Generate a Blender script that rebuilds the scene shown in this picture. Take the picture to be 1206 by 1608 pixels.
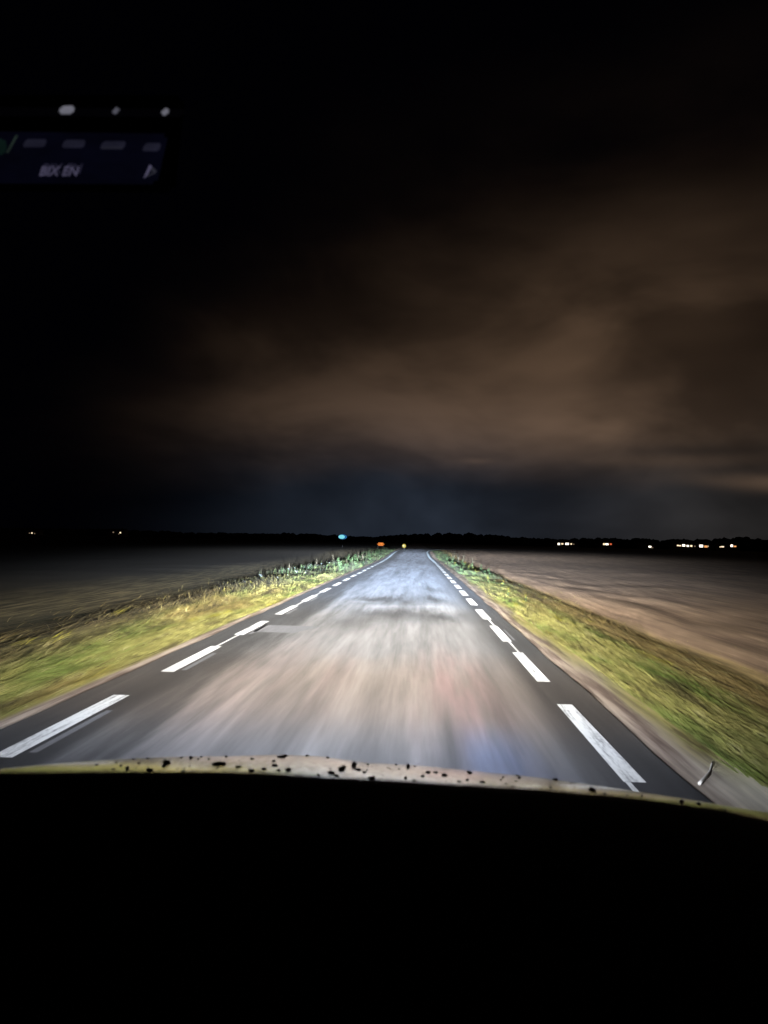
import bpy, bmesh, math, random
from mathutils import Vector, Matrix, noise
random.seed(7)
S = bpy.context.scene
COL = S.collection
R = math.radians
for o in list(bpy.data.objects): bpy.data.objects.remove(o)

# ---------------------------------------------------------------- camera
CAM_H = 1.30
F = 1208.0                                   # focal length in photo pixels (1206 x 1608)
cam = bpy.data.cameras.new('camera'); cam_o = bpy.data.objects.new('camera', cam); COL.objects.link(cam_o)
cam.sensor_fit = 'VERTICAL'; cam.sensor_height = 32.0; cam.lens = 32.0*F/1608
cam.clip_start = 0.02; cam.clip_end = 6000
fy = Vector((53, 48, F)).normalized()        # road direction seen by the camera (right, down, ahead)
fx = Vector((1, .0236, 0)); fx = (fx - fy*fx.dot(fy)).normalized()
fdn = fy.cross(fx)                           # world down
# camera axes written in world coordinates
right = Vector((fx.x, fy.x, -fdn.x)); down = Vector((fx.y, fy.y, -fdn.y)); ahead = Vector((fx.z, fy.z, -fdn.z))
M3 = Matrix((right, -down, -ahead)).transposed()
cam_o.matrix_world = Matrix.Translation((0, 0, CAM_H)) @ M3.to_4x4()
S.camera = cam_o
cam.dof.use_dof = True; cam.dof.focus_distance = 22.0; cam.dof.aperture_fstop = 5.0; cam.dof.aperture_blades = 0

def ray(px, py):
    return (right*(px-603) + down*(py-804) + ahead*F)
def at_depth(px, py, Y):
    d = ray(px, py); return Vector((0, 0, CAM_H)) + d*(Y/d.y)

# ---------------------------------------------------------------- render look
S.view_settings.view_transform = 'Standard'; S.view_settings.look = 'None'
S.view_settings.exposure = 0; S.view_settings.gamma = 1
S.cycles.max_bounces = 4; S.cycles.diffuse_bounces = 1; S.cycles.glossy_bounces = 2; S.cycles.transparent_max_bounces = 8

# ---------------------------------------------------------------- node expressions
class X:
    nt = None
    def __init__(s, v): s.v = v
    def _m(s, op, *a):
        n = X.nt.nodes.new('ShaderNodeMath'); n.operation = op
        for i, q in enumerate((s,)+a):
            q = q.v if isinstance(q, X) else q
            if isinstance(q, (int, float)): n.inputs[i].default_value = q
            else: X.nt.links.new(q, n.inputs[i])
        return X(n.outputs[0])
    def __add__(s, o): return s._m('ADD', o)
    __radd__ = __add__
    def __mul__(s, o): return s._m('MULTIPLY', o)
    __rmul__ = __mul__
    def __sub__(s, o): return s._m('SUBTRACT', o)
    def __rsub__(s, o): return X(o)._m('SUBTRACT', s)
    def __truediv__(s, o): return s._m('DIVIDE', o)
    def __rtruediv__(s, o): return X(o)._m('DIVIDE', s)
    def __neg__(s): return s*-1
    def __pow__(s, o): return s._m('POWER', o)
    def abs(s): return s._m('ABSOLUTE')
    def exp(s): return s._m('EXPONENT')
    def mx(s, o): return s._m('MAXIMUM', o)
    def mn(s, o): return s._m('MINIMUM', o)
    def sin(s): return s._m('SINE')
    def clamp(s): return s.mx(0.0).mn(1.0)
def ss(a, b, x):                             # smoothstep
    n = X.nt.nodes.new('ShaderNodeMapRange'); n.interpolation_type = 'SMOOTHSTEP'
    for i, q in enumerate((x, a, b)):
        q = q.v if isinstance(q, X) else q
        if isinstance(q, (int, float)): n.inputs[i].default_value = q
        else: X.nt.links.new(q, n.inputs[i])
    return X(n.outputs[0])
def gauss(x, c, s):
    t = (x - c)/s
    return (-(t*t)).exp()
def comb(a, b, c):
    n = X.nt.nodes.new('ShaderNodeCombineXYZ')
    for i, q in enumerate((a, b, c)):
        q = q.v if isinstance(q, X) else q
        if isinstance(q, (int, float)): n.inputs[i].default_value = q
        else: X.nt.links.new(q, n.inputs[i])
    return n.outputs[0]
def sep(v):
    n = X.nt.nodes.new('ShaderNodeSeparateXYZ'); X.nt.links.new(v, n.inputs[0])
    return X(n.outputs[0]), X(n.outputs[1]), X(n.outputs[2])
def nz(vec, scale=1.0, detail=3.0, rough=.55, dist=0.0):
    n = X.nt.nodes.new('ShaderNodeTexNoise'); X.nt.links.new(vec, n.inputs['Vector'])
    n.inputs['Scale'].default_value = scale; n.inputs['Detail'].default_value = detail
    n.inputs['Roughness'].default_value = rough; n.inputs['Distortion'].default_value = dist
    return X(n.outputs['Fac'])
def mixc(f, a, b):
    n = X.nt.nodes.new('ShaderNodeMix'); n.data_type = 'RGBA'; n.clamp_factor = True
    for s_, q in ((n.inputs[0], f), (n.inputs[6], a), (n.inputs[7], b)):
        q = q.v if isinstance(q, X) else q
        if isinstance(q, (int, float)): s_.default_value = q
        elif isinstance(q, tuple): s_.default_value = (*q, 1)
        else: X.nt.links.new(q, s_)
    return n.outputs[2]
def scalec(c, f):
    n = X.nt.nodes.new('ShaderNodeVectorMath'); n.operation = 'SCALE'
    if isinstance(c, tuple): n.inputs[0].default_value = c
    else: X.nt.links.new(c, n.inputs[0])
    f = f.v if isinstance(f, X) else f
    if isinstance(f, (int, float)): n.inputs['Scale'].default_value = f
    else: X.nt.links.new(f, n.inputs['Scale'])
    return n.outputs[0]
def addc(a, b):
    n = X.nt.nodes.new('ShaderNodeVectorMath'); n.operation = 'ADD'
    X.nt.links.new(a, n.inputs[0]); X.nt.links.new(b, n.inputs[1]); return n.outputs[0]
def new_mat(name):
    m = bpy.data.materials.new(name); m.use_nodes = True
    X.nt = m.node_tree
    b = m.node_tree.nodes['Principled BSDF']
    return m, b
def pos():
    n = X.nt.nodes.new('ShaderNodeNewGeometry'); return n.outputs['Position']
def grain_normal(b, amount, scale=220.0):
    """coarse aggregate, soil and stubble: every grain faces its own way"""
    v = X.nt.nodes.new('ShaderNodeVectorMath'); v.operation = 'SCALE'; v.inputs['Scale'].default_value = scale
    g = X.nt.nodes.new('ShaderNodeNewGeometry'); X.nt.links.new(g.outputs['Position'], v.inputs[0])
    w = X.nt.nodes.new('ShaderNodeTexWhiteNoise'); w.noise_dimensions = '3D'; X.nt.links.new(v.outputs[0], w.inputs['Vector'])
    s = X.nt.nodes.new('ShaderNodeVectorMath'); s.operation = 'SUBTRACT'; s.inputs[1].default_value = (.5, .5, .5)
    X.nt.links.new(w.outputs['Color'], s.inputs[0])
    k = X.nt.nodes.new('ShaderNodeVectorMath'); k.operation = 'SCALE'; k.inputs['Scale'].default_value = amount*2
    X.nt.links.new(s.outputs[0], k.inputs[0])
    a = X.nt.nodes.new('ShaderNodeVectorMath'); a.operation = 'ADD'
    X.nt.links.new(k.outputs[0], a.inputs[0]); X.nt.links.new(g.outputs['Normal'], a.inputs[1])
    n = X.nt.nodes.new('ShaderNodeVectorMath'); n.operation = 'NORMALIZE'; X.nt.links.new(a.outputs[0], n.inputs[0])
    X.nt.links.new(n.outputs[0], b.inputs['Normal'])
def simple(name, col, rough=.6, metal=0, spec=.4, grain=0, var=.15, vs=6.0, vec_scale=(1, 1, 1)):
    m, b = new_mat(name)
    x, y, z = sep(pos())
    n = nz(comb(x*vec_scale[0], y*vec_scale[1], z*vec_scale[2]), vs, 3)
    c = scalec(col, n*(2*var) + (1-var))
    X.nt.links.new(c, b.inputs['Base Color'])
    b.inputs['Roughness'].default_value = rough; b.inputs['Metallic'].default_value = metal
    b.inputs['Specular IOR Level'].default_value = spec
    if grain: grain_normal(b, grain)
    return m
def glow(name, col, k):
    m, b = new_mat(name)
    b.inputs['Base Color'].default_value = (*[min(1, c)*.03 for c in col], 1); b.inputs['Specular IOR Level'].default_value = .1
    x, y, z = sep(pos())
    n = nz(comb(x, y, z), 3.0, 2)
    X.nt.links.new(((n*.5 + .75)*k).v, b.inputs['Emission Strength'])
    b.inputs['Emission Color'].default_value = (*col, 1)
    return m

# ---------------------------------------------------------------- night sky (cloud lit brown by far-off towns)
W = bpy.data.worlds.new('World'); S.world = W; W.use_nodes = True
X.nt = W.node_tree
bg = W.node_tree.nodes['Background']
tc = X.nt.nodes.new('ShaderNodeTexCoord')
dx, dy, dz = sep(tc.outputs['Generated'])
az = dx._m('ARCTAN2', dy); el = dz._m('ARCSINE')
warp = nz(comb(az*1.6, el*5.0, 0.0), 1.3, 4, .55)
fine = nz(comb(az*2.4 + el*1.6, el*4.6 - az*.6, 3.0), 1.5, 4, .5, .3)
big = nz(comb(az*1.0+5.0, el*2.4, 7.0), 1.7, 3, .5)
e2 = el + (warp-.5)*.13
lift = ss(.055, .165, e2 - gauss(az, .55, .2)*ss(.45, .6, warp)*.0)                                       # under this the dark low cloud bank
fall = (-((e2-.13).mx(0.0)/.18)**1.7).exp()
side = ss(-.68, .20, az - el*.75 + (big-.5)*.45)
right_more = ss(-.1, .3, az)*.22 + .82 - ss(.22, .55, az)*.25
brown = lift*fall*side*right_more*(ss(.32, .68, fine)*.78 + .42)*(ss(.32, .60, big)*.7+.45)
gap = gauss(el - (fine-.5)*.04, .082, .009)*gauss(az, .46, .10)*1.0 + gauss(el, .108, .008)*gauss(az, .33, .12)*.25
gap = gap + gauss(el, .107, .004)*gauss(az, .075, .02)*.3
low = ss(-.5, .0, az)*gauss(el, .02, .115)*(ss(.25, .75, fine)*.9+.45)
blue = low*gauss(az, -.01, .27)  # headlight-lit haze above the road, put into the sky colour
grey = low*ss(.0, .35, az)
c = addc(scalec((.049, .0300, .0180), (brown*(1.0 - gauss(el - (fine-.5)*.05, .118, .012)*gauss(az, .36, .10)*.55) + gap*.7)*2.05), scalec((.0190, .0250, .0370), blue))
c = addc(c, scalec((.0200, .0178, .0160), grey))
c = addc(c, scalec((.0002, .0002, .0006), 1.0))
X.nt.links.new(c, bg.inputs['Color']); bg.inputs['Strength'].default_value = 1.0

# ---------------------------------------------------------------- headlight beams
CAR_X = -0.40
HL = [(CAR_X-.60, 2.22, .66), (CAR_X+.60, 2.22, .66)]
POWER = 1.0
def beam(loc, i):
    L = bpy.data.lights.new('headlight_beam', 'POINT'); L.energy = 1000*POWER; L.shadow_soft_size = .05
    L.use_nodes = True; X.nt = L.node_tree
    em = [n for n in X.nt.nodes if n.type == 'EMISSION'][0]
    t = X.nt.nodes.new('ShaderNodeTexCoord')
    x, y, z = sep(t.outputs['Normal'])
    fwd = y.mx(.02)
    a = x/fwd; e = (-z)/fwd                                     # e > 0 looks down
    ep = e.mx(0.0)
    core = .35/((ep*ep + .0165*.0165)**1.6)                     # flat bright carpet on the road
    core = core*ss(.85, .12, e)
    up = ss(-.001, .0105, e)                                     # soft cut-off over the horizon
    sg_l = ep*6.0 + .105; sg_r = ep*3.9 + .145
    sg = sg_l + (sg_r - sg_l)*ss(-.05, .05, a)
    t1 = (a - .0)/sg
    lat = (-(t1*t1)*.6).exp()
    I = core*up*lat*ss(.02, .12, y)
    # cool in the far part, warmer in the middle of the near field
    col = mixc(ss(.022, .055, e), (.86, .94, 1.08), (1.02, .99, .95))
    col = mixc(ss(.12, .24, e), col, (.88, .93, 1.06))
    X.nt.links.new(col, em.inputs['Color']); X.nt.links.new((I*.050).v, em.inputs['Strength'])
    o = bpy.data.objects.new('headlight_beam', L); COL.objects.link(o); o.location = loc
    return o
beams = [beam(p, i) for i, p in enumerate(HL)]

# ---------------------------------------------------------------- helpers for objects
def link(name, me, mat, parent=None, smooth=False):
    o = bpy.data.objects.new(name, me); COL.objects.link(o)
    if mat is not None: me.materials.append(mat)
    if parent is not None: o.parent = parent
    if smooth:
        for p in me.polygons: p.use_smooth = True
    return o
def mesh(name, vs, fs, mat, parent=None, smooth=False):
    me = bpy.data.meshes.new(name); me.from_pydata([tuple(v) for v in vs], [], fs); me.update()
    return link(name, me, mat, parent, smooth)
def bmo(name, bm, mat, parent=None, smooth=False):
    me = bpy.data.meshes.new(name); bmesh.ops.recalc_face_normals(bm, faces=bm.faces); bm.to_mesh(me); bm.free()
    return link(name, me, mat, parent, smooth)
def tag(o, label=None, cat=None, group=None, kind=None):
    if label: o['label'] = label
    if cat: o['category'] = cat
    if group: o['group'] = group
    if kind: o['kind'] = kind
    return o
def empty(name, loc, rz=0):
    o = bpy.data.objects.new(name, None); COL.objects.link(o); o.location = loc; o.rotation_euler = (0, 0, rz)
    o.empty_display_size = .2
    return o
def box(bm, c, s, bevel=0):
    r = bmesh.ops.create_cube(bm, size=1)
    vs = r['verts']
    bmesh.ops.scale(bm, vec=s, verts=vs); bmesh.ops.translate(bm, vec=c, verts=vs)
    if bevel:
        es = list({e for v in vs for e in v.link_edges})
        bmesh.ops.bevel(bm, geom=es, offset=bevel, segments=2, affect='EDGES', profile=.6)
def cyl(bm, p0, p1, r0, r1, seg=10):
    p0 = Vector(p0); p1 = Vector(p1); d = p1-p0
    r = bmesh.ops.create_cone(bm, cap_ends=True, segments=seg, radius1=r0, radius2=r1, depth=d.length)
    q = Vector((0, 0, 1)).rotation_difference(d.normalized())
    bmesh.ops.transform(bm, matrix=Matrix.Translation((p0+p1)/2) @ q.to_matrix().to_4x4(), verts=r['verts'])
def copy_tree(o, parent=None):
    c = o.copy(); COL.objects.link(c)
    if parent is not None: c.parent = parent
    for ch in list(o.children): copy_tree(ch, c)
    return c

# ---------------------------------------------------------------- road line: straight, slight left drift, then a right bend on a low rise
XL, XR = -2.38, 1.23
EDGE_L, EDGE_R = -2.72, 1.54
MID = (XL+XR)/2
def sm(a, b, t):
    t = max(0, min(1, (t-a)/(b-a))); return t*t*(3-2*t)
def zroad(y): return .42*sm(62, 118, y) - .06*sm(18, 60, y)*(1-sm(62, 100, y))
path = []
x, y, hd = 0.0, -12.0, 0.0
s = -12.0; ds = .25
while s < 260:
    path.append((s, x, y, hd))
    if s < 46: k = 0
    elif s < 62: k = -.0006
    elif s < 80: k = .0006
    elif s < 114: k = .026*((s-80)/34)**1.5
    elif hd < 1.35: k = .026
    else: k = 0
    hd += k*ds
    x += math.sin(hd)*ds; y += math.cos(hd)*ds; s += ds
def at_s(s):
    i = (s+12)/ds; i0 = max(0, min(len(path)-2, int(i))); t = i-i0
    a, b = path[i0], path[i0+1]
    return a[1]+(b[1]-a[1])*t, a[2]+(b[2]-a[2])*t, a[3]+(b[3]-a[3])*t
def rp(s, off, dz=0):
    cx, cy, h = at_s(s)
    # offsets are measured from the camera's own line
    px_ = cx + math.cos(h)*off; py_ = cy - math.sin(h)*off
    return Vector((px_, py_, zroad(py_) + dz))
def cx_of_y(y):
    if y < 46: return 0.0
    s0 = y
    return at_s(s0)[0]
stations = [-12 + .5*i for i in range(0, 60)] + [18 + 1.0*i for i in range(0, 60)] + [78 + .75*i for i in range(0, 220)]
def strip(name, o0, o1, s_list, mat, dz, parent=None, n=1, wob=None, thick=0):
    vs, fs = [], []
    for s_ in s_list:
        a0, a1 = o0, o1
        if wob: a0, a1 = wob(s_)
        for j in range(n+1): vs.append(rp(s_, a0+(a1-a0)*j/n, dz))
    m = n+1
    for i in range(len(s_list)-1):
        for j in range(n):
            a = i*m+j; fs.append((a, a+1, a+m+1, a+m))
    return mesh(name, vs, fs, mat, parent)

# ---------------------------------------------------------------- materials of the ground
def mat_road():
    m, b = new_mat('asphalt')
    x, y, z = sep(pos())
    streak = nz(comb(x*5.0, y*.32, 0.0), 1.0, 5, .6)
    streak2 = nz(comb(x*16.0, y*.7, 4.0), 1.0, 4, .6)
    blot = nz(comb(x*.9, y*.16, 9.0), 1.0, 3, .5, .5)
    blot2 = nz(comb(x*1.3+8.0, y*.35, 2.0), 1.0, 3, .5, .6)
    cs = MID+.02
    worn = ss(-2.10, -1.35, x + (streak-.5)*.7)*ss(1.25, .62, x + (streak-.5)*.5)      # pale travelled middle
    worn = worn*(blot*.5+.75)
    v = worn*.125 + .042
    long_ = nz(comb(x*2.6, y*.10, 6.0), 1.0, 4, .6)
    v = v*((streak-.5)*1.25 + 1.0)*((streak2-.5)*.6 + 1.0)*((long_-.5)*1.9 + 1.0)
    # damp dark patches and the pale cross band seen some 15 m ahead
    def patch(px, py, sx, sy, k):
        return gauss(x + (blot2-.5)*.8, px, sx)*gauss(y + (streak-.5)*3.0, py, sy)*k
    dark = patch(-.80, 17.2, .50, 1.0, .75) + patch(-.55, 13.9, .70, 1.1, .65) + patch(-1.0, 12.2, .45, 1.1, .5) + patch(-.32, 18.4, .12, 1.6, .5)
    dark = dark + patch(.42, 17.8, .30, 1.2, .75) + patch(.40, 21.5, .26, 1.3, .6) + patch(.48, 13.7, .40, 1.0, .65)
    dark = dark + patch(-1.5, 60, .35, 3.0, .55) + patch(.3, 50, .45, 3.5, .35) + patch(-.1, 72, .9, 4.0, .3) + patch(-.9, 33.0, .3, 4.0, .22)
    v = v*(1.0 - dark.mn(.8))
    v = v*(1.0 + gauss(y + (blot2-.5)*1.6, 15.6, .40)*ss(-1.3, -.5, x)*ss(.9, .3, x)*.30)
    v = v*(1.0 + gauss(y, 16.6, .3)*gauss(x, -1.05, .25)*.6)
    # headlight colour put into the asphalt: warm middle, cool near and far; reddish streaks
    tan = ss(10.0, 6.8, y + (blot2-.5)*3)*ss(4.6, 6.0, y)
    red = gauss(x + (streak-.5)*.5, .42, .34)*gauss(y, 6.9, 2.2) + gauss(x, -1.45, .35)*gauss(y, 7.5, 2.5)*.35 + gauss(x + (streak2-.5)*.2, -.75, .16)*gauss(y, 7.6, 1.7)*.35
    slate = gauss(x + (streak-.5)*.4, .52, .24)*ss(5.9, 4.6, y)*1.0 + ss(5.2, 3.9, y)*.25
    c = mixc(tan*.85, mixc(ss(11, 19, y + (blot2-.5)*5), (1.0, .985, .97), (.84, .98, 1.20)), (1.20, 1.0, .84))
    c = mixc(red*.75*ss(.3, .60, streak), c, (1.22, .78, .74))
    c = mixc(slate, c, (.82, .93, 1.30))
    seam = gauss(x + (streak2-.5)*.03, -2.03, .012)*0.0
    c = scalec(c, v)
    X.nt.links.new(c, b.inputs['Base Color'])
    b.inputs['Roughness'].default_value = .62; b.inputs['Specular IOR Level'].default_value = .35
    grain_normal(b, .55, 260)
    return m
def mat_paint(name, col, wear):
    m, b = new_mat(name)
    x, y, z = sep(pos())
    n = nz(comb(x*20, y*1.2, 0.0), 1.0, 5, .65); n2 = nz(comb(x*60, y*14, 0.0), 1.0, 3)
    f = ss(wear-.14, wear+.12, n*.7+n2*.3)
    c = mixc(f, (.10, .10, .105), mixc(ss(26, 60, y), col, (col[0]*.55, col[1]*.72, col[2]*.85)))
    X.nt.links.new(c, b.inputs['Base Color']); b.inputs['Roughness'].default_value = .7
    grain_normal(b, .45, 400)
    return m
def mat_ground():
    m, b = new_mat('verge_and_field')
    x, y, z = sep(pos())
    st = nz(comb(x*3.2, y*.22, 0.0), 1.0, 5, .6)
    st2 = nz(comb(x*9.0, y*.5, 5.0), 1.0, 4, .62)
    bl = nz(comb(x*.5, y*.09, 2.0), 1.0, 4, .55, .4)
    bl2 = nz(comb(x*1.1+3, y*.2, 11.0), 1.0, 3, .5)
    grass = mixc(ss(.36, .56, bl2), (.135, .175, .040), (.270, .245, .075))
    grass = mixc(ss(.55, .72, st)*.9, grass, (.150, .105, .045))
    grass = mixc(ss(.52, .70, bl)*.8, grass, (.13, .09, .042))
    grass = mixc(ss(.52, .64, nz(comb(x*4.5, y*.45, 7.0), 1.0, 4, .6))*.75, grass, (.060, .045, .020))
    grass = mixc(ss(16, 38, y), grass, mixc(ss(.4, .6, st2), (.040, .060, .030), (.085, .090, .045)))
    gravel = mixc(ss(.35, .65, st2), (.19, .140, .110), (.33, .27, .215))
    soil = mixc(ss(.25, .75, st), (.095, .062, .040), (.195, .132, .082))
    soil = mixc(ss(.58, .78, st2)*.55, soil, (.23, .165, .11))
    # right side: gravel shoulder, grass, furrow, ploughed field
    xr = x + (st-.5)*.45
    xrs = xr - ss(55, 140, y)*0.0
    c = mixc(ss(1.62, 2.10, xr + (bl2-.5)*1.2 + (st2-.5)*.6), gravel, grass)
    c = mixc(ss(2.7, 3.4, xr + (bl2-.5)*.9), c, mixc(ss(.35, .6, st2), (.14, .100, .036), (.28, .205, .075)))
    c = mixc(gauss(xr, 2.15, .25)*ss(.50, .62, st2)*.8, c, (.30, .20, .15))
    c = mixc(gauss(xr, 3.95, .13)*.5, c, (.045, .032, .020))
    c = mixc(ss(3.95, 4.25, xr), c, soil)
    furrow = ((x*2.1 + (bl-.5)*4.0).sin()*.5+.5)
    c = mixc(furrow*ss(4.3, 4.7, x)*.18, c, (.038, .026, .020))
    # left side
    c = mixc(gauss(x, 2.0, .35)*ss(5.4, 4.1, y)*.92, c, (.66, .62, .53))  # headlight spill on the near right gravel, laid in as pale colour
    c = mixc(ss(-2.86, -2.98, x + (st-.5)*.16), c, grass)
    dryl = mixc(ss(.4, .6, st2), (.030, .027, .014), (.085, .070, .036))
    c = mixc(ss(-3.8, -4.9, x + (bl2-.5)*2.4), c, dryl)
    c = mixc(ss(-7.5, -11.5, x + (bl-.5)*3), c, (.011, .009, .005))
    c = mixc(gauss(x + (bl2-.5)*2.5, -5.6, .8)*ss(.42, .6, bl2), c, (.022, .022, .012))
    c = scalec(c, (st2-.5)*1.5 + 1.0)
    X.nt.links.new(c, b.inputs['Base Color'])
    b.inputs['Roughness'].default_value = .95; b.inputs['Specular IOR Level'].default_value = .1
    grain_normal(b, .55, 150)
    return m
M_road, M_ground = mat_road(), mat_ground()
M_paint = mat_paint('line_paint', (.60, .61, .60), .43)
M_faint = mat_paint('faint_line_blur', (.12, .12, .125), .52)

# ---------------------------------------------------------------- ground sheet
def prof(d, y):
    """height of the land against the road, d = offset from the camera line"""
    fl = 1 - sm(74, 100, y)
    n = noise.noise(Vector((d*.35, y*.05, 0)))*.06
    n2 = noise.noise(Vector((d*1.3, y*.35, 3)))*.035
    z = -.012
    if d > EDGE_R-.03:
        t = d-EDGE_R
        z -= .05*sm(0, .5, t) + .10*sm(.6, 2.0, t)
        z -= .06*math.exp(-((d-3.95)/.25)**2)*fl
        z += .06*sm(4.2, 4.8, d) + (n*sm(4.5, 9, d) + n2*sm(.5, 1.5, t))*fl
    elif d < EDGE_L+.03:
        t = EDGE_L-d
        z -= .03*sm(0, .4, t) + .12*sm(1.8, 3.6, t)
        z += (n*sm(2, 6, t) + n2*sm(.4, 1.2, t))*fl
    else: z = -.06
    return z
def ground():
    xs = [-1800, -900, -450, -220, -110, -60, -40, -30, -24, -19, -15, -12, -10, -8.5, -7.3, -6.3]
    v = -5.6
    while v < 7: xs.append(v); v += .14
    xs += [7.6, 8.4, 9.4, 10.8, 12.5, 15, 18, 22, 28, 36, 46, 60, 85, 120, 200, 380, 800, 1800]
    for e_ in (EDGE_L, EDGE_R): xs += [e_, e_+(.02 if e_ < 0 else -.02)]
    xs = sorted(set(xs))
    ys = [-60, -30, -12] + [-11.5+.5*i for i in range(59)] + [18+1.0*i for i in range(60)] + [78+1.5*i for i in range(60)] + [180, 220, 300, 450, 700, 1200, 2500]
    ys = sorted(set(ys))
    vs, fs = [], []
    for yy in ys:
        cx = cx_of_y(min(yy, 92)) if yy > 46 else 0
        w = 1 - sm(70, 92, yy)
        for xx in xs:
            p = prof(xx, yy)
            far = sm(60, 600, max(abs(xx), yy))
            vs.append((xx + cx*(1-sm(20, 60, abs(xx)))*w, yy, zroad(yy)*(1-sm(30, 300, abs(xx))*.0) + (p if w > 0 else 0)*w + (-.06)*(1-w)))
    m = len(xs)
    for i in range(len(ys)-1):
        for j in range(m-1):
            a = i*m+j; fs.append((a, a+1, a+m+1, a+m))
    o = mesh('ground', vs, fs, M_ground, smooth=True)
    return tag(o, kind='structure')
ground()

def wob_edge(s_):
    n1 = noise.noise(Vector((s_*.55, 0, 1)))*.035 + noise.noise(Vector((s_*2.2, 0, 1)))*.02
    n2 = noise.noise(Vector((s_*.5, 0, 9)))*.045 + noise.noise(Vector((s_*2.4, 0, 9)))*.022
    return EDGE_L+n1, EDGE_R+n2
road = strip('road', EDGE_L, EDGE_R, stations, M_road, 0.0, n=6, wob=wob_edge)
tag(road, kind='structure')
# gravel strip on the shoulders beyond the bend keeps the road edge readable

# painted edge lines: a short dash every three metres, solid through the bend
def dash(s0, s1, off, w, mat, dz=.004, name='lane_marking'):  # default name also goes to the blur streaks and double images
    n = max(1, int((s1-s0)/.6)); ss_ = [s0+(s1-s0)*i/n for i in range(n+1)]
    vs, fs = [], []
    for i, q in enumerate(ss_):
        vs.append(rp(q, off-w/2, dz)); vs.append(rp(q, off+w/2, dz))
    for i in range(n): fs.append((2*i, 2*i+1, 2*i+3, 2*i+2))
    return mesh(name, vs, fs, mat, road)
PER = 2.955
kk = 0
for k in range(-1, 15):
    e_ = 6.22 + PER*k
    dash(e_-1.82, e_, XL, .13, M_paint)
for k in range(-1, 16):
    e_ = 6.42 + PER*1.01*k
    a = e_-1.95 - (.10 if k == 0 else 0)
    if k == 0: dash(3.6, a-.004, XR-.04, .030, M_paint)
    dash(a, e_, XR, .125 if k < 3 else .15, M_paint)
dash(6.22+PER*14+1.0, 250, XL, .16, M_paint); dash(6.42+PER*1.01*15+1.0, 250, XR, .19, M_paint)
# blur streaks between the dashes and double images beside them, laid as strips
for a, b_ in ((9.1, 10.5), (14.8, 16.2), (17.6, 19.2)): dash(a, b_, XL, .025, M_paint, .003)
for a, b_ in ((9.4, 10.9), (12.3, 13.9)): dash(a, b_, XR+.02, .025, M_paint, .003)
for k in range(0, 5): dash(6.22+PER*k-1.7, 6.22+PER*k-.55, XL+.125, .05, M_faint, .003)
bar = [rp(10.7, -2.30, .003), rp(10.7, -1.70, .003), rp(11.6, -1.42, .003), rp(11.6, -2.30, .003)]
mesh('faint_cross_mark', bar, [(0, 1, 2, 3)], M_faint, road)
bar = [rp(10.6, 1.33, .003), rp(10.6, 1.36, .003), rp(11.9, 1.36, .003), rp(11.9, 1.33, .003)]
mesh('faint_cross_mark', bar, [(0, 1, 2, 3)], M_faint, road)

# ---------------------------------------------------------------- grass of the verges
def sward_normal(b, amount, scale=170.0):
    """thin leaves standing at every angle round the vertical"""
    grain_normal(b, amount, scale)
    nt = X.nt
    for n in nt.nodes:                                          # lean every leaf normal to the vertical of the sward
        if n.type == 'VECT_MATH' and n.operation == 'ADD' and any(l.from_node.type == 'NEW_GEOMETRY' for l in n.inputs[1].links):
            nt.links.remove(n.inputs[1].links[0]); n.inputs[1].default_value = (0, 0, 1)
def mat_grass():
    m, b = new_mat('grass')
    x, y, z = sep(pos())
    a = nz(comb(x*1.4, y*.30, 0.0), 1.0, 3, .55)
    f = nz(comb(x*9, y*1.5, z*2), 1.0, 3, .6)
    p = nz(comb(x*.9+9, y*.16, 4.0), 1.0, 3, .5)
    c = mixc(ss(.36, .56, a), (.165, .220, .045), (.350, .325, .095))
    c = mixc(ss(2.8, 3.3, x + (p-.5)*.9), c, (.24, .175, .06))
    c = mixc(ss(-3.7, -4.7, x + (p-.5)*2.4), c, mixc(ss(.40, .62, f), (.040, .036, .018), (.15, .115, .050)))
    c = mixc(ss(.50, .64, p)*.8, c, (.210, .150, .050))
    c = mixc(ss(.56, .68, f)*.8, c, (.26, .24, .10))
    g2 = nz(comb(x*4.5, y*.45, 7.0), 1.0, 4, .6)
    c = mixc(ss(.52, .66, g2)*.85, c, (.085, .070, .028))
    c = mixc(ss(.60, .70, nz(comb(x*2.0+4, y*.35, 1.0), 1.0, 3, .5)), c, (.30, .27, .035))
    c = scalec(c, (f-.5)*2.4 + 1.0)
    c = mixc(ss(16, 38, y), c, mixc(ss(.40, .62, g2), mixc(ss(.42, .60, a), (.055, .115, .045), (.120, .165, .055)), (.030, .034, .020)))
    X.nt.links.new(c, b.inputs['Base Color'])
    b.inputs['Roughness'].default_value = .8; b.inputs['Specular IOR Level'].default_value = .15
    sward_normal(b, .55)
    return m
M_grass = mat_grass()
def hump(x, y): return prof(x, y) + zroad(y)
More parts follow.
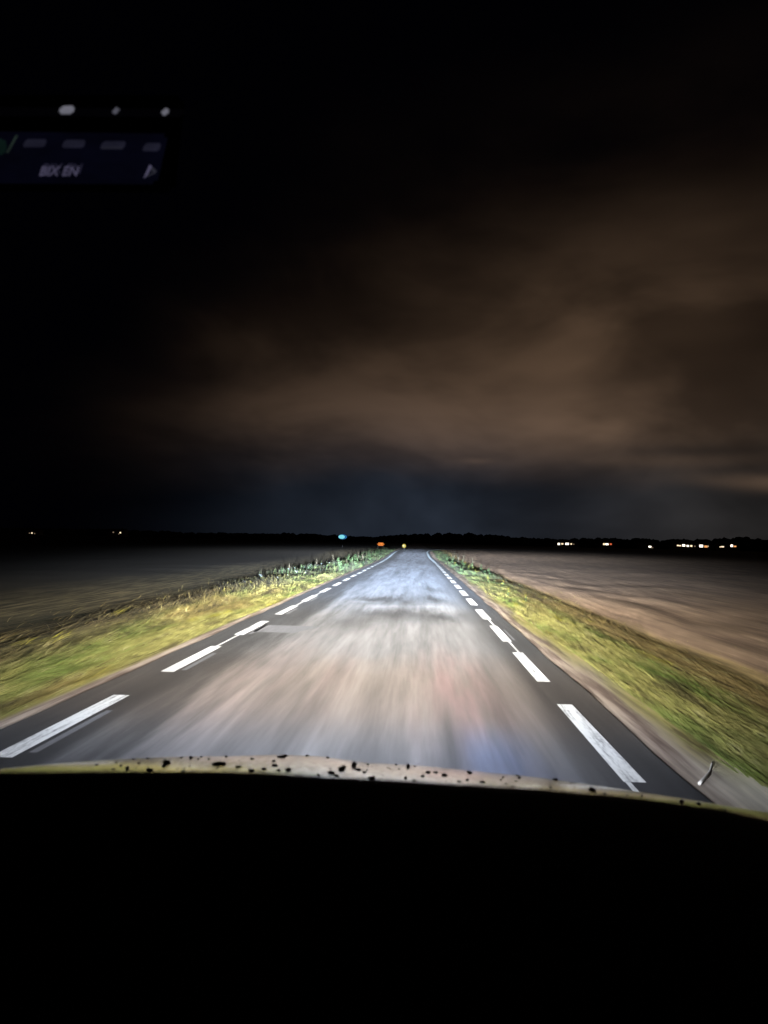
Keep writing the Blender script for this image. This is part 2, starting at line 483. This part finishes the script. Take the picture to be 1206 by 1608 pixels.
def blades():
    vs, fs = [], []
    def blade(x, y, h, w, lean, ang, seg=2):
        z = hump(x, y)
        d = Vector((math.cos(ang), math.sin(ang), 0)); wv = Vector((-d.y, d.x, 0))*w
        b0 = len(vs); p = Vector((x + cx_of_y(min(y, 92)), y, z-.02))
        vs.append(p-wv); vs.append(p+wv)
        q = p + Vector((0, 0, h*.62)) + d*lean*.35
        vs.append(q-wv*.8); vs.append(q+wv*.8)
        t = p + Vector((0, 0, h)) + d*lean
        vs.append(t)
        fs.append((b0, b0+1, b0+3, b0+2)); fs.append((b0+2, b0+3, b0+4))
    rnd = random.random
    # near: low grass laid over along the road by the draught of passing cars
    for i in range(46000):
        left = rnd() < .5
        y = 2.5 + (rnd()**1.3)*24
        if left:
            x = -2.95 - abs(random.gauss(0, 1))*1.15
            if x < -7.4: continue
            dens = 1
        else:
            x = 2.02 + rnd()**1.4*1.6 + max(0, random.gauss(0, .35))
            if rnd() < .35*(x > 3.1): continue
        if noise.noise(Vector((x*1.1, y*.25, 5))) < -.18 and rnd() < .6: continue
        near = 1 - sm(9, 26, y)
        h = (.020 + rnd()*.045)*(1.0 + .8*rnd()*(x < -3.9)) + (1-near)*.06*rnd() + (.10*rnd()*(1-near*.6) if left and x < -3.8 else 0)
        ln = .14 + .85*rnd()*near
        blade(x, y, h, .003+.006*rnd(), ln*(1.5 if near > .5 else 1), math.pi/2*(1 if rnd() < .5 else -1) + random.gauss(0, .05+.5*(1-near)))
    # farther: upright tufts
    for i in range(11000):
        left = rnd() < .5
        y = 20 + (rnd()**1.25)*85
        x = (-3.0 - abs(random.gauss(0, 1))*1.2) if left else (2.0 + abs(random.gauss(0, .8)))
        if x > 3.8 or x < -7: continue
        cl = noise.noise(Vector((x*.8, y*.3, 8)))
        if cl < -.1 and rnd() < .8: continue
        h = (.06 + .10*rnd() + max(0, cl)*.30) * (1.15 if left else .8) * (.35 + .65*sm(20, 36, y))
        for q in range(4):
            blade(x+random.gauss(0, .07), y+random.gauss(0, .1), h*(.6+.5*rnd()), .012+.012*rnd(), .10*rnd()+.03, rnd()*6.28)
    me = bpy.data.meshes.new('verge_grass'); me.from_pydata([tuple(v) for v in vs], [], fs); me.update()
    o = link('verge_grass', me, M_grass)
    tag(o, 'rough green and yellowing grass growing along both verges of the road', 'grass', kind='stuff')
blades()

# tall weeds standing out of the verge
M_stem = simple('weed_stem', (.070, .095, .048), .9, spec=.03, vs=30)
M_leaf = simple('weed_leaf', (.075, .150, .062), .9, spec=.03, vs=14, var=.4)
M_dry = simple('dry_weed', (.125, .115, .080), .9, spec=.03, vs=14, var=.3)
M_yel = simple('yellow_flower', (.30, .26, .03), .9, spec=.03, vs=20)
M_umb = simple('white_flower', (.30, .37, .40), .8, vs=20)
def weed(kind, h, seed):
    rg = random.Random(seed)
    name = {'leafy': 'leafy_weed', 'dry': 'dry_weed', 'umbel': 'white_flowering_weed', 'yellow': 'yellow_flowering_weed'}[kind]
    r = empty(name, (0, 0, 0))
    bm = bmesh.new()
    tips = []
    lean = Vector((rg.uniform(-.1, .1), rg.uniform(-.1, .1), 1))*h
    cyl(bm, (0, 0, -.03), lean, .008, .004, 6); tips.append(lean)
    for i in range(6 if kind != 'umbel' else 5):
        t = rg.uniform(.25, .85); a = rg.uniform(0, 6.28); p = lean*t
        q = p + Vector((math.cos(a)*.16*h, math.sin(a)*.16*h, .26*h)); cyl(bm, p, q, .005, .003, 5); tips.append(q)
    bmo('stem', bm, M_stem if kind != 'dry' else M_dry, r)
    bm = bmesh.new()
    for i in range(70):
        t = rg.uniform(.08, .95); a = rg.uniform(0, 6.28)
        c = lean*t + Vector((math.cos(a), math.sin(a), rg.uniform(-.2, .3)))*h*rg.uniform(.03, .2)*(1.15-t)
        d = Vector((math.cos(a), math.sin(a), rg.uniform(-.2, .9))).normalized()*rg.uniform(.03, .07)*(h/.6)
        w = d.cross(Vector((rg.uniform(-1, 1), rg.uniform(-1, 1), 1))).normalized()*d.length*.28
        v = [bm.verts.new(c-d), bm.verts.new(c+w), bm.verts.new(c+d), bm.verts.new(c-w)]
        bm.faces.new(v)
    bmo('foliage', bm, M_dry if kind == 'dry' else M_leaf, r)
    if kind in ('umbel', 'yellow'):
        for t in tips:
            bm = bmesh.new()
            for j in range(26):
                a = rg.uniform(0, 6.28); q = (rg.random()**.5)*.07*(1 if kind == 'umbel' else .6)
                c = t + Vector((math.cos(a)*q, math.sin(a)*q, .02-q*q*2+rg.uniform(0, .01)))
                bmesh.ops.create_icosphere(bm, subdivisions=0 if False else 1, radius=rg.uniform(.008, .015), matrix=Matrix.Translation(c))
            bmo('flower_head', bm, M_umb if kind == 'umbel' else M_yel, r)
    return r
for _m in (M_stem, M_leaf, M_dry, M_yel, M_umb):
    X.nt = _m.node_tree; sward_normal(_m.node_tree.nodes['Principled BSDF'], .5)
protos = {}
def place_weed(kind, x, y, h, label, group, rz):
    key = kind
    if key not in protos:
        o = weed(kind, .6, hash(kind) % 97 if False else len(kind)*13); protos[key] = o
    else: o = copy_tree(protos[key])
    o.location = (x + cx_of_y(min(y, 92)), y, hump(x, y)); o.scale = (h/.6,)*3; o.rotation_euler = (0, 0, rz)
    tag(o, label, 'weed', group)
    return o
rg = random.Random(4)
for i in range(16):
    y = 34+i*3.2+rg.uniform(-1, 1)
    place_weed('leafy', -3.2-rg.random()*1.3, y, rg.uniform(.4, .62), 'tall leafy green weed on the left grass verge before the bend', 'leafy weeds on the left verge', rg.random()*6)
for i in range(11):
    place_weed('dry', -3.6-rg.random()*2.0, 34+i*4.5+rg.uniform(-2, 2), rg.uniform(.4, .62), 'dry tan weed stalk at the back of the left verge', 'dry weeds on the left verge', rg.random()*6)
for i in range(18):
    place_weed('umbel', -4.2-rg.random()*1.3, 23+i*1.3+rg.uniform(-.6, .6), rg.uniform(.10, .19), 'low white flowering weed in the left verge before the tall green weeds', 'white flowers on the left verge', rg.random()*6)
for i in range(12):
    place_weed('leafy', 2.3+rg.random()*1.1, 36+i*3.6+rg.uniform(-1, 1), rg.uniform(.25, .45), 'leafy green weed on the right verge near the bend', 'leafy weeds on the right verge', rg.random()*6)
for i in range(12):
    place_weed('yellow', 2.2+rg.random()*1.0, 18+i*3.0+rg.uniform(-1, 1), rg.uniform(.16, .26), 'low yellow flowering weed on the right verge', 'yellow flowers on the right verge', rg.random()*6)
for i in range(9):
    place_weed('dry', 2.9+rg.random()*1.6, 55+i*4+rg.uniform(-1, 1), rg.uniform(.5, .8), 'dry tan weed stalk on the right verge by the bend', 'dry weeds on the right verge', rg.random()*6)

# pale streak at the near right, built up as a thin rod on the gravel
def pale_streak():
    bm = bmesh.new(); rings = []
    def gp(px, py, z): d = ray(px, py); return Vector((0, 0, CAM_H)) + d*((z-CAM_H)/d.z)
    A = gp(1098, 1243, -.05); B = gp(1121, 1199, -.05); A.z = hump(A.x, A.y)+.001; B.z = hump(B.x, B.y)+.001; sd = (B-A).normalized().cross(Vector((0, 0, 1))); up = sd.cross((B-A).normalized())
    for i in range(13):
        t = i/12; c = A.lerp(B, t) + sd*math.sin(t*4.2)*.010 + up*(.006*math.sin(t*7)+.006); r_ = .009-.004*t
        rings.append([bm.verts.new(c + (sd*math.cos(j*math.pi/4) + up*math.sin(j*math.pi/4))*r_) for j in range(8)])
    for q, w in zip(rings, rings[1:]):
        for j in range(8): bm.faces.new((q[j], q[(j+1) % 8], w[(j+1) % 8], w[j]))
    bm.faces.new(rings[0]); bm.faces.new(rings[-1])
    o = bmo('pale_streak', bm, simple('pale_rod', (.48, .46, .42), .8, vs=40), smooth=True)
    tag(o, 'short pale streak built as a rod on the gravel shoulder at the near right road edge', 'pale_streak')
pale_streak()

# ---------------------------------------------------------------- signs and marker beyond the left verge
M_post = simple('galvanised_post', (.035, .037, .04), .9, 0, spec=.05, vs=30)
M_back = simple('sign_back', (.05, .05, .055), .6)
def ground_at(p): return zroad(min(p.y, 170)) - .06
def sign_teal():
    Y = 118.0
    c = at_depth(538, 843, Y); g = ground_at(c)
    r = empty('retro_round_sign', (c.x, c.y, g))
    h = c.z-g
    bm = bmesh.new(); cyl(bm, (0, .09, -.3), (0, .09, h+.25), .045, .04, 12); bmo('post', bm, M_post, r)
    def disc(name, rx, rz, y0, y1, mat, off=0):
        bm = bmesh.new(); bmesh.ops.create_cone(bm, cap_ends=True, segments=36, radius1=1, radius2=1, depth=1)
        bmesh.ops.transform(bm, matrix=Matrix.Translation((off, (y0+y1)/2, h)) @ Matrix.Diagonal((rx, abs(y1-y0), rz, 1)) @ Matrix.Rotation(R(90), 4, 'X'), verts=bm.verts)
        return bmo(name, bm, mat, r)
    disc('sign_rim', .72, .42, .0, .05, M_back)
    disc('sign_face', .67, .37, -.012, -.002, glow('blue_retro_glow', (.02, .12, .30), 1.0))  # headlight return given as emission; the sign holds no lamp
    disc('retro_disc', .48, .30, -.024, -.014, glow('teal_retro_glow', (.22, .74, .82), 1.05), off=-.14)
    tag(r, 'small round teal sign far off above the left verge, headlight return put in as glow', 'sign')
sign_teal()
def sign_orange():
    Y = 112.0
    c = at_depth(598, 854.5, Y); g = ground_at(c); h = c.z-g
    r = empty('amber_retro_board', (c.x, c.y, g))
    for sx in (-.42, .42):
        bm = bmesh.new(); cyl(bm, (sx, .10, -.3), (sx, .10, h+.15), .035, .03, 10); bmo('post', bm, M_post, r)
    def plate(name, w, hh, y0, y1, mat, bev=.08, dx=0):
        bm = bmesh.new(); box(bm, (dx, (y0+y1)/2, h), (w, abs(y1-y0), hh))
        es = [e for e in bm.edges if abs((e.verts[0].co-e.verts[1].co).normalized().y) > .9]
        bmesh.ops.bevel(bm, geom=es, offset=bev, segments=5, affect='EDGES')
        return bmo(name, bm, mat, r)
    plate('board', 1.24, .56, 0, .06, M_back, .2)
    plate('amber_face', 1.10, .44, -.012, -.003, glow('amber_retro_glow', (1.0, .30, .06), .95), .19)  # emission stands for headlights thrown back by the board
    for dx in (-.26, -.0, .26): plate('dark_bar', .20, .09, -.024, -.014, glow('dim_amber', (.42, .09, .02), .8), .02, dx)
    tag(r, 'small orange board on posts at the outside of the bend, headlight return put in as glow', 'sign')
sign_orange()
def marker_yellow():
    c = at_depth(634.5, 857.3, 100); g = ground_at(c); h = max(.55, c.z-g)
    r = empty('yellow_road_marker', (c.x, c.y, g))
    bm = bmesh.new(); cyl(bm, (0, 0, -.2), (0, 0, h+.02), .05, .045, 12); bmo('post', bm, M_post, r)
    bm = bmesh.new(); bmesh.ops.create_cone(bm, cap_ends=True, segments=28, radius1=.25, radius2=.23, depth=.05)
    bmesh.ops.transform(bm, matrix=Matrix.Translation((0, -.075, h)) @ Matrix.Rotation(R(90), 4, 'X'), verts=bm.verts)
    bmo('reflector', bm, glow('yellow_reflector', (.72, .60, .12), .9), r)  # glow put in for the headlight light this reflector returns
    bm = bmesh.new(); bmesh.ops.create_cone(bm, cap_ends=True, segments=20, radius1=.12, radius2=.11, depth=.02)
    bmesh.ops.transform(bm, matrix=Matrix.Translation((-.05, -.12, h+.02)) @ Matrix.Rotation(R(90), 4, 'X'), verts=bm.verts)
    bmo('reflector_centre', bm, glow('pale_reflector', (.9, .95, .7), 1.0), r)
    tag(r, 'tiny round yellow marker where the left edge line meets the bend', 'road marker')
marker_yellow()

# ---------------------------------------------------------------- far wood and lit farms
M_wood = simple('far_foliage', (.010, .012, .014), .95, vs=.05)
def wood():
    rg = random.Random(3)
    bm = bmesh.new()
    for i in range(520):
        t = i/519
        azm = -.52 + 1.3*t + rg.uniform(-.004, .004)
        D = 760 + rg.uniform(-60, 60)
        x = math.tan(azm)*D
        hgt = 9.5 + 3.0*noise.noise(Vector((azm*9, 0, 0))) + 1.6*noise.noise(Vector((azm*45, 2, 0)))
        hgt *= (.72 + .28*sm(-.1, .0, azm)) * (1 + .25*sm(.2, .5, azm))
        rr = rg.uniform(3.2, 6.5)
        mt = Matrix.Translation((x, D, hgt*.5-.5)) @ Matrix.Diagonal((rr, rr, hgt*.56, 1))
        r_ = bmesh.ops.create_icosphere(bm, subdivisions=2, radius=1, matrix=mt)
        for v in r_['verts']:
            n = noise.noise_vector(v.co*.33)
            v.co += Vector((n.x, n.y, n.z))*1.3
    o = bmo('far_wood', bm, M_wood)
    tag(o, 'long dark far-off wood along the horizon behind the fields', 'wood', kind='stuff')
wood()
M_wall = simple('farm_wall', (.10, .085, .075), .9, vs=.8)
M_roof = simple('farm_roof', (.05, .035, .03), .85, vs=.8)
M_frame = simple('window_frame', (.3, .3, .3), .6)
lampcols = {'w': glow('warm_window', (1.0, .78, .50), 1.5), 'h': glow('bright_window', (1.0, .90, .74), 2.6),
            'o': glow('orange_window', (.95, .42, .14), 1.1), 'r': glow('red_lamp', (.85, .16, .06), .9), 'd': glow('dim_window', (.42, .30, .20), .5)}
def farm(lights, label, D=600.0, cat='farm building'):
    """lights: (px, py, width px, height px, colour) of each lit opening"""
    ps = [(at_depth(l[0], l[1], D), l) for l in lights]
    x0 = min(p.x for p, l in ps)-3.5; x1 = max(p.x for p, l in ps)+3.5
    cx = (x0+x1)/2; w = x1-x0; g = zroad(200)-.06
    r = empty('farm_building', (cx, D, g))
    top = max(p.z for p, l in ps)-g+1.3
    wh = max(2.6, top)
    dp = 7.0
    bm = bmesh.new(); box(bm, (0, dp/2, wh/2), (w, dp, wh)); bmo('wall', bm, M_wall, r)
    rise = 1.6
    vs = [(-w/2-.4, -.5, wh+.003), (w/2+.4, -.5, wh+.003), (w/2+.4, dp+.5, wh+.003), (-w/2-.4, dp+.5, wh+.003), (-w/2-.4, dp/2, wh+rise), (w/2+.4, dp/2, wh+rise)]
    rf = mesh('roof', vs, [(0, 1, 5, 4), (2, 3, 4, 5), (0, 4, 3), (1, 2, 5), (0, 3, 2, 1)], M_roof, r)
    bm = bmesh.new(); box(bm, (w*.22, dp/2, wh+rise+.2), (.9, .9, 1.6)); bmo('chimney', bm, M_wall, rf)
    for p, l in ps:
        ww, hh = l[2]*D/F, l[3]*D/F
        lx, lz = p.x-cx, p.z-g
        bm = bmesh.new()
        for (a, b_, c_, d_) in ((lx-ww/2-.1, lz, .2, hh+.4), (lx+ww/2+.1, lz, .2, hh+.4), (lx, lz+hh/2+.1, ww, .2), (lx, lz-hh/2-.1, ww, .2)):
            box(bm, (a, -.06, b_), (c_, .12, d_))
        f = bmo('window', bm, M_frame, r)
        bm = bmesh.new(); box(bm, (lx, -.05, lz), (ww-.02, .06, hh-.02)); bmo('pane', bm, lampcols[l[4]], f)
    tag(r, label, cat, 'lit farms on the horizon')
farm([(877.5, 854.2, 3.5, 3, 'h'), (883, 854, 3, 2, 'w'), (890.5, 854, 5.5, 3, 'h'), (897, 854.2, 2.2, 2, 'w'), (901, 854.5, 1.5, 1.5, 'd')], 'far farm building with a row of lit windows, the first right of the road')
farm([(948.5, 854.5, 3, 2.6, 'w'), (953, 854.6, 4.5, 2.6, 'h'), (959, 854.5, 3, 2.4, 'r')], 'far farm building with pale windows and a reddish light at their right end')
farm([(1012, 856, 4.5, 2.4, 'h')], 'small far cottage with one lit window, upper left of a close pair', 590)
farm([(1020.5, 858.5, 4.2, 2.4, 'h'), (1024.5, 860, 2, 1.5, 'd')], 'small far cottage with one lit window, lower right of a close pair', 575)
farm([(1064.5, 856.6, 3, 2, 'w'), (1068, 857, 2.5, 2, 'w'), (1073.5, 856.5, 4.5, 3.2, 'h'), (1080, 857.3, 3.4, 2.6, 'h'), (1085.5, 857.3, 3.2, 2.5, 'w'), (1091, 857.8, 2, 1.8, 'd')], 'long far farmhouse with the widest row of lit windows')
farm([(1101, 857.4, 5.5, 3.8, 'h'), (1108.5, 858.2, 5, 3, 'o'), (1111.5, 857.8, 1.2, 2, 'w')], 'far farm building with a bright window beside an orange one, right of the widest row')
farm([(1131, 858.8, 2, 1.5, 'w'), (1134.5, 858.6, 4.5, 2, 'w')], 'far shed with one low dim warm lamp between two brighter buildings')
farm([(1149, 857, 3.6, 3.4, 'h'), (1154, 858, 4, 2, 'o')], 'far farm building with lit windows, rightmost on the horizon')
farm([(46.5, 837.2, 2, 1.6, 'd'), (50.2, 837, 2, 2, 'w'), (54.5, 837.8, 1.5, 1.6, 'd')], 'far building with one tiny faint light, leftmost on the horizon')
farm([(178, 835.8, 2.2, 1.8, 'd'), (189, 836.5, 2.4, 2, 'w'), (186.5, 838.5, 1.5, 1.2, 'd')], 'far building with two tiny faint lights on the left horizon')

# ---------------------------------------------------------------- the car the photo is taken from
car = empty('car', (CAR_X, 0, 0)); tag(car, 'car the road is seen from, spotted pale bonnet rim over a black dashboard', 'car')
def to_local(v): return Vector((v[0]-CAR_X, v[1], v[2]))
TOP = [(-200, 1262), (0, 1232), (70, 1216), (130, 1203), (200, 1194), (300, 1188), (380, 1187), (440, 1185), (500, 1187), (530, 1191), (570, 1197), (660, 1202), (750, 1211), (830, 1219), (900, 1229), (1000, 1245), (1100, 1264), (1206, 1292), (1400, 1352)]
BOT = [(-200, 1222), (0, 1212.5), (200, 1211), (330, 1211), (420, 1213), (470, 1217), (520, 1220), (600, 1224), (700, 1230), (850, 1239), (1000, 1252), (1130, 1270), (1206, 1287), (1400, 1330)]
def lin(T, x):
    for (a, b_), (c_, d_) in zip(T, T[1:]):
        if x <= c_: t = (x-a)/(c_-a); return b_+(d_-b_)*t
    return T[-1][1]
YT, BB = 1.90, .15
def slope_of(px, py):
    d = ray(px, py); return -d.z/d.y, d.x/d.y
def bonnet():
    cols = []
    for px in range(-160, 1380, 14):
        T, a = slope_of(px, lin(TOP, px)); cols.append((a*YT, T))
    ysl = [.80 + .05*i for i in range(23)] + [1.94, 1.98, 2.02, 2.06, 2.10, 2.13]
    vs, fs = [], []
    for yy in ysl:
        for X_, T in cols:
            z = CAM_H - T*yy - BB/2*(YT-yy)**2
            if yy > YT: z -= 2.4*(yy-YT)**2
            vs.append(to_local((X_, yy, z)))
    m = len(cols)
    for i in range(len(ysl)-1):
        for j in range(m-1):
            a = i*m+j; fs.append((a, a+1, a+m+1, a+m))
    mt, b = new_mat('pale_car_paint')
    x, y, z = sep(pos())
    n = nz(comb(x*70, y*16, z*40), 1.0, 5, .7)
    X.nt.links.new(mixc(ss(.35, .68, n), (.97, .94, .90), (.62, .54, .47)), b.inputs['Base Color'])
    X.nt.links.new((n*.22+.02).v, b.inputs['Roughness'])
    b.inputs['Metallic'].default_value = .85
    o = mesh('bonnet', vs, fs, mt, car, smooth=True)
    sol = o.modifiers.new('thick', 'SOLIDIFY'); sol.thickness = .004; sol.offset = -1
    return o, cols
bon, cols = bonnet()
def bonnet_z(X_, yy):
    for (a, ta), (b_, tb) in zip(cols, cols[1:]):
        if X_ <= b_:
            T = ta+(tb-ta)*(X_-a)/(b_-a); break
    return CAM_H - T*yy - BB/2*(YT-yy)**2
M_drop = simple('wet_dirt_bead', (.040, .033, .030), .35, vs=200, spec=.5)
def drops():
    rg = random.Random(21)
    me_list = []
    for q in range(4):
        bm = bmesh.new(); bmesh.ops.create_icosphere(bm, subdivisions=2, radius=1)
        for v in bm.verts:
            n = noise.noise(v.co*1.3 + Vector((q*7, 0, 0)))
            v.co *= 1 + .35*n
        me = bpy.data.meshes.new('dirt_bead'); bm.to_mesh(me); bm.free(); me.materials.append(M_drop)
        for p in me.polygons: p.use_smooth = True
        me_list.append(me)
    spots = []
    # (photo x, photo y, width px, height px)
    named = [(262,1199,16,9),(258,1203,10,5),(344,1201,26,8),(375,1205,14,5),(397,1192,9,3.5),(430,1195,8,3),(442,1189,16,5),(448,1187,9,4),(432,1202,12,5),(453,1209,12,6),(437,1210,9,4),
             (482,1187,8,3),(515,1190,7,3.5),(520,1214,14,6),(528,1218,12,4),(536,1209,13,8),(541,1206,7,6),(556,1203,9,11),(562,1209,12,5),(558,1200,8,4),(573,1213,8,4),(584,1222,14,5),(500,1217,7,4),
             (641,1205,8,9),(627,1208,5,3),(672,1213,9,4),(684,1213,9,4),(698,1218,12,6),(664,1219,8,4),(637,1222,7,5),(650,1226,7,4),(738,1214,9,5),(735,1212,5,3),(721,1227,8,3),(758,1229,11,5),(790,1221,4,3),
             (813,1218,8,2.5),(872,1225,10,5),(805,1235,7,3),(930,1241,13,7),(1071,1259,9,6),(1097,1262,8,4),(1138,1268,8,4),(1008,1250,5,3),(950,1247,6,4),(985,1249,6,3),
             (288,1211,9,4),(235,1209,14,5),(200,1207,8,6),(190,1202,6,3),(178,1208,9,3),(152,1201,8,3),(300,1190,7,5),(285,1190,6,3),(328,1192,5,3),(232,1190,6,3),(210,1191,6,2.5),(415,1208,10,5),(395,1210,12,5)]
    for n in named: spots.append(n)
    for i in range(44):
        px = rg.uniform(160, 1000); t = rg.random()
        py = lin(TOP, px)*(1-t)+lin(BOT, px)*t
        w = rg.uniform(2.8, 6.5); spots.append((px, py, w, w*rg.uniform(.35, .6)))
    for i, (px, py, w, h) in enumerate(spots):
        top = lin(TOP, px)
        py = max(py, top-1.0)
        d = ray(px, py); hit = None
        yy = .9
        prev = None
        while yy < YT+.001:
            p = Vector((0, 0, CAM_H)) + d*(yy/d.y)
            if p.x < cols[-1][0] and p.z <= bonnet_z(p.x, yy): hit = p; break
            yy += .01
        if hit is None:
            p = Vector((0, 0, CAM_H)) + d*(YT/d.y); hit = Vector((p.x, YT-.02, bonnet_z(p.x, YT-.02)))
        k = hit.y/F
        o = bpy.data.objects.new('dirt_bead', me_list[i % 4]); COL.objects.link(o); o.parent = bon
        o.location = to_local((hit.x, hit.y, hit.z + h*k*.18))
        o.scale = (w*k*.42, w*k*.38, h*k*.46); o.rotation_euler = (-.25, 0, rg.uniform(-.3, .3))
drops()
# black dashboard top that hides the rear of the bonnet
def dashboard():
    YD = .66
    vs, fs = [], []
    rows = [(.10, .26), (.30, .10), (.48, .030), (.58, .006), (.64, -.001), (YD, 0), (.665, .012), (.67, .06)]
    pxs = list(range(-260, 1480, 20))
    for (yy, dr) in rows:
        for px in pxs:
            T, a = slope_of(px, lin(BOT, px))
            z = CAM_H - T*YD - dr
            vs.append(to_local((a*YD, yy, z)))
    m = len(pxs)
    for i in range(len(rows)-1):
        for j in range(m-1):
            a = i*m+j; fs.append((a, a+1, a+m+1, a+m))
    mt = simple('black_soft_plastic', (.012, .012, .014), .75, vs=60, spec=.2)
    o = mesh('dashboard', vs, fs, mt, car, smooth=True)
    sol = o.modifiers.new('thick', 'SOLIDIFY'); sol.thickness = .003; sol.offset = -1
dashboard()
M_lens = simple('headlight_glass', (.5, .5, .5), .2)
for hx, hy, hz in HL:
    bm = bmesh.new(); box(bm, to_local((hx, hy-.14, hz-.06)), (.30, .10, .10), .03); bmo('headlight', bm, M_lens, car)
# nose, wings and bumper so that the car holds together from other places
M_body = simple('pale_body_paint', (.45, .42, .39), .3, .5, vs=3)
bm = bmesh.new(); box(bm, to_local((CAR_X, 2.03, .42)), (1.66, .16, .30), .06); bmo('bumper', bm, M_body, car)
bm = bmesh.new(); box(bm, to_local((CAR_X, 2.125, .45)), (.7, .02, .12), .005); bmo('grille', bm, M_back, car)

# ---------------------------------------------------------------- windscreen reflection of a display, built as a dim glowing panel
def screen_reflection():
    D = .95
    U = at_depth(0, 230, D); V = at_depth(200, 230, D); T = at_depth(100, 150, D); B = at_depth(100, 290, D)
    o = at_depth(130, 225, D)
    ex = right.normalized(); ey = (-down).normalized(); ez = -ahead.normalized()
    k = (at_depth(230, 225, D)-at_depth(30, 225, D)).length/200
    r = empty('display_reflection', (0, 0, 0)); r.matrix_world = Matrix.Translation(o) @ Matrix((ex, ey, ez)).transposed().to_4x4()
    def L(px, py): return ((px-130)*k, -(py-225)*k)
    def poly(name, pts, z0, z1, mat, parent=r, bev=0):
        bm = bmesh.new(); n = len(pts)
        a = [bm.verts.new((*L(*p), z0)) for p in pts]; b_ = [bm.verts.new((*L(*p), z1)) for p in pts]
        bm.faces.new(a); bm.faces.new(b_)
        for i in range(n): bm.faces.new((a[i], a[(i+1) % n], b_[(i+1) % n], b_[i]))
        if bev:
            es = [e for e in bm.edges if abs((e.verts[0].co-e.verts[1].co).normalized().z) > .9]
            bmesh.ops.bevel(bm, geom=es, offset=bev*k, segments=4, affect='EDGES')
        return bmo(name, bm, mat, parent)
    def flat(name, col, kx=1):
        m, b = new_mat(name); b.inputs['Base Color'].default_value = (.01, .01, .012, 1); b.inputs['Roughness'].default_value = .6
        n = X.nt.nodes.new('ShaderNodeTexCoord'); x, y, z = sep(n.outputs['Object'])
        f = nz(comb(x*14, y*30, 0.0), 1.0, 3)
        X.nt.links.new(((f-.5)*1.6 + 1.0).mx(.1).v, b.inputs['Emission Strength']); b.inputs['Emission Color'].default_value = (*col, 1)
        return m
    poly('backing', [(-70, 150), (284, 150), (268, 296), (-90, 292)], -.012, -.001, simple('reflection_backing', (.004, .004, .005), .9, spec=.0), bev=8)
    f_bg = flat('reflection_glow', (.0009, .0010, .0036)); f_top = flat('bar_glow', (.0016, .0016, .0030)); f_txt = flat('icon_light', (.066, .060, .105))
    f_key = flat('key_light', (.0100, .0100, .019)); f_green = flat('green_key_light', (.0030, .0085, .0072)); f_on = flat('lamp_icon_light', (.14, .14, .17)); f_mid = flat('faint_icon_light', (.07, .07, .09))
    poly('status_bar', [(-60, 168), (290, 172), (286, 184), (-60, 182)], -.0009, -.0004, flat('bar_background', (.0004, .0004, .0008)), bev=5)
    poly('reflection_face', [(-60, 206), (262, 210), (244, 288), (-74, 286)], -.0009, -.0002, f_bg, bev=6)
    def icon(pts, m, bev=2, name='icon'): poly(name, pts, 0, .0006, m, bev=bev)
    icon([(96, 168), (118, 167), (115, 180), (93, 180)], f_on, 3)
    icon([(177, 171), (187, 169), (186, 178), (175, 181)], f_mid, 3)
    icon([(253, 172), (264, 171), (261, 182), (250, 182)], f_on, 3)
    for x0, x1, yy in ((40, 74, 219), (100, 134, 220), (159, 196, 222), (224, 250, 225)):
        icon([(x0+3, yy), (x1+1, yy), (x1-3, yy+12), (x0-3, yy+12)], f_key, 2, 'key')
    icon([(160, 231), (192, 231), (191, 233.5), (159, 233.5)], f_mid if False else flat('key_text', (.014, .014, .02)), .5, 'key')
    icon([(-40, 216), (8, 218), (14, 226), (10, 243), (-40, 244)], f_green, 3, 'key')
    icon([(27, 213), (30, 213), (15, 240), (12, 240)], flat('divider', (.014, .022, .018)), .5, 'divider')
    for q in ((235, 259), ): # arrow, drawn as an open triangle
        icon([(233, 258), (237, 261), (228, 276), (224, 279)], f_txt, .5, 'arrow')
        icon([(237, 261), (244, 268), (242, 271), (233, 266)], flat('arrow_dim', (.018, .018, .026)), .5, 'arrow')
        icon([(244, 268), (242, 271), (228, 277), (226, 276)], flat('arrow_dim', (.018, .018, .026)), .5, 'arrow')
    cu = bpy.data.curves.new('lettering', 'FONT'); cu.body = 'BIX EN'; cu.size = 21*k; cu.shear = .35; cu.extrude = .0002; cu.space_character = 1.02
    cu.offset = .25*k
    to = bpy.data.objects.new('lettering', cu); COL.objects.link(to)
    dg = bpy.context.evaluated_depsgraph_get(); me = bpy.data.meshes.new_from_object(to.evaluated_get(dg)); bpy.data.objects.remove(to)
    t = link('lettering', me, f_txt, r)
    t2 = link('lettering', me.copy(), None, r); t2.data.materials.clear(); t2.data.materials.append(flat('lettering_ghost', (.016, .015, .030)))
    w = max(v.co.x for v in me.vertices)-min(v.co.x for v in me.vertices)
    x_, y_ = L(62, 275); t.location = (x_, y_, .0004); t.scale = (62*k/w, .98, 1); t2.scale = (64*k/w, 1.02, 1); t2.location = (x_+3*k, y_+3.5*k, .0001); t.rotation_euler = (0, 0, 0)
    tag(r, 'dim bluish windscreen reflection of a display with icons and slanted lettering, built as a glowing panel at upper left', 'screen_reflection')
screen_reflection()
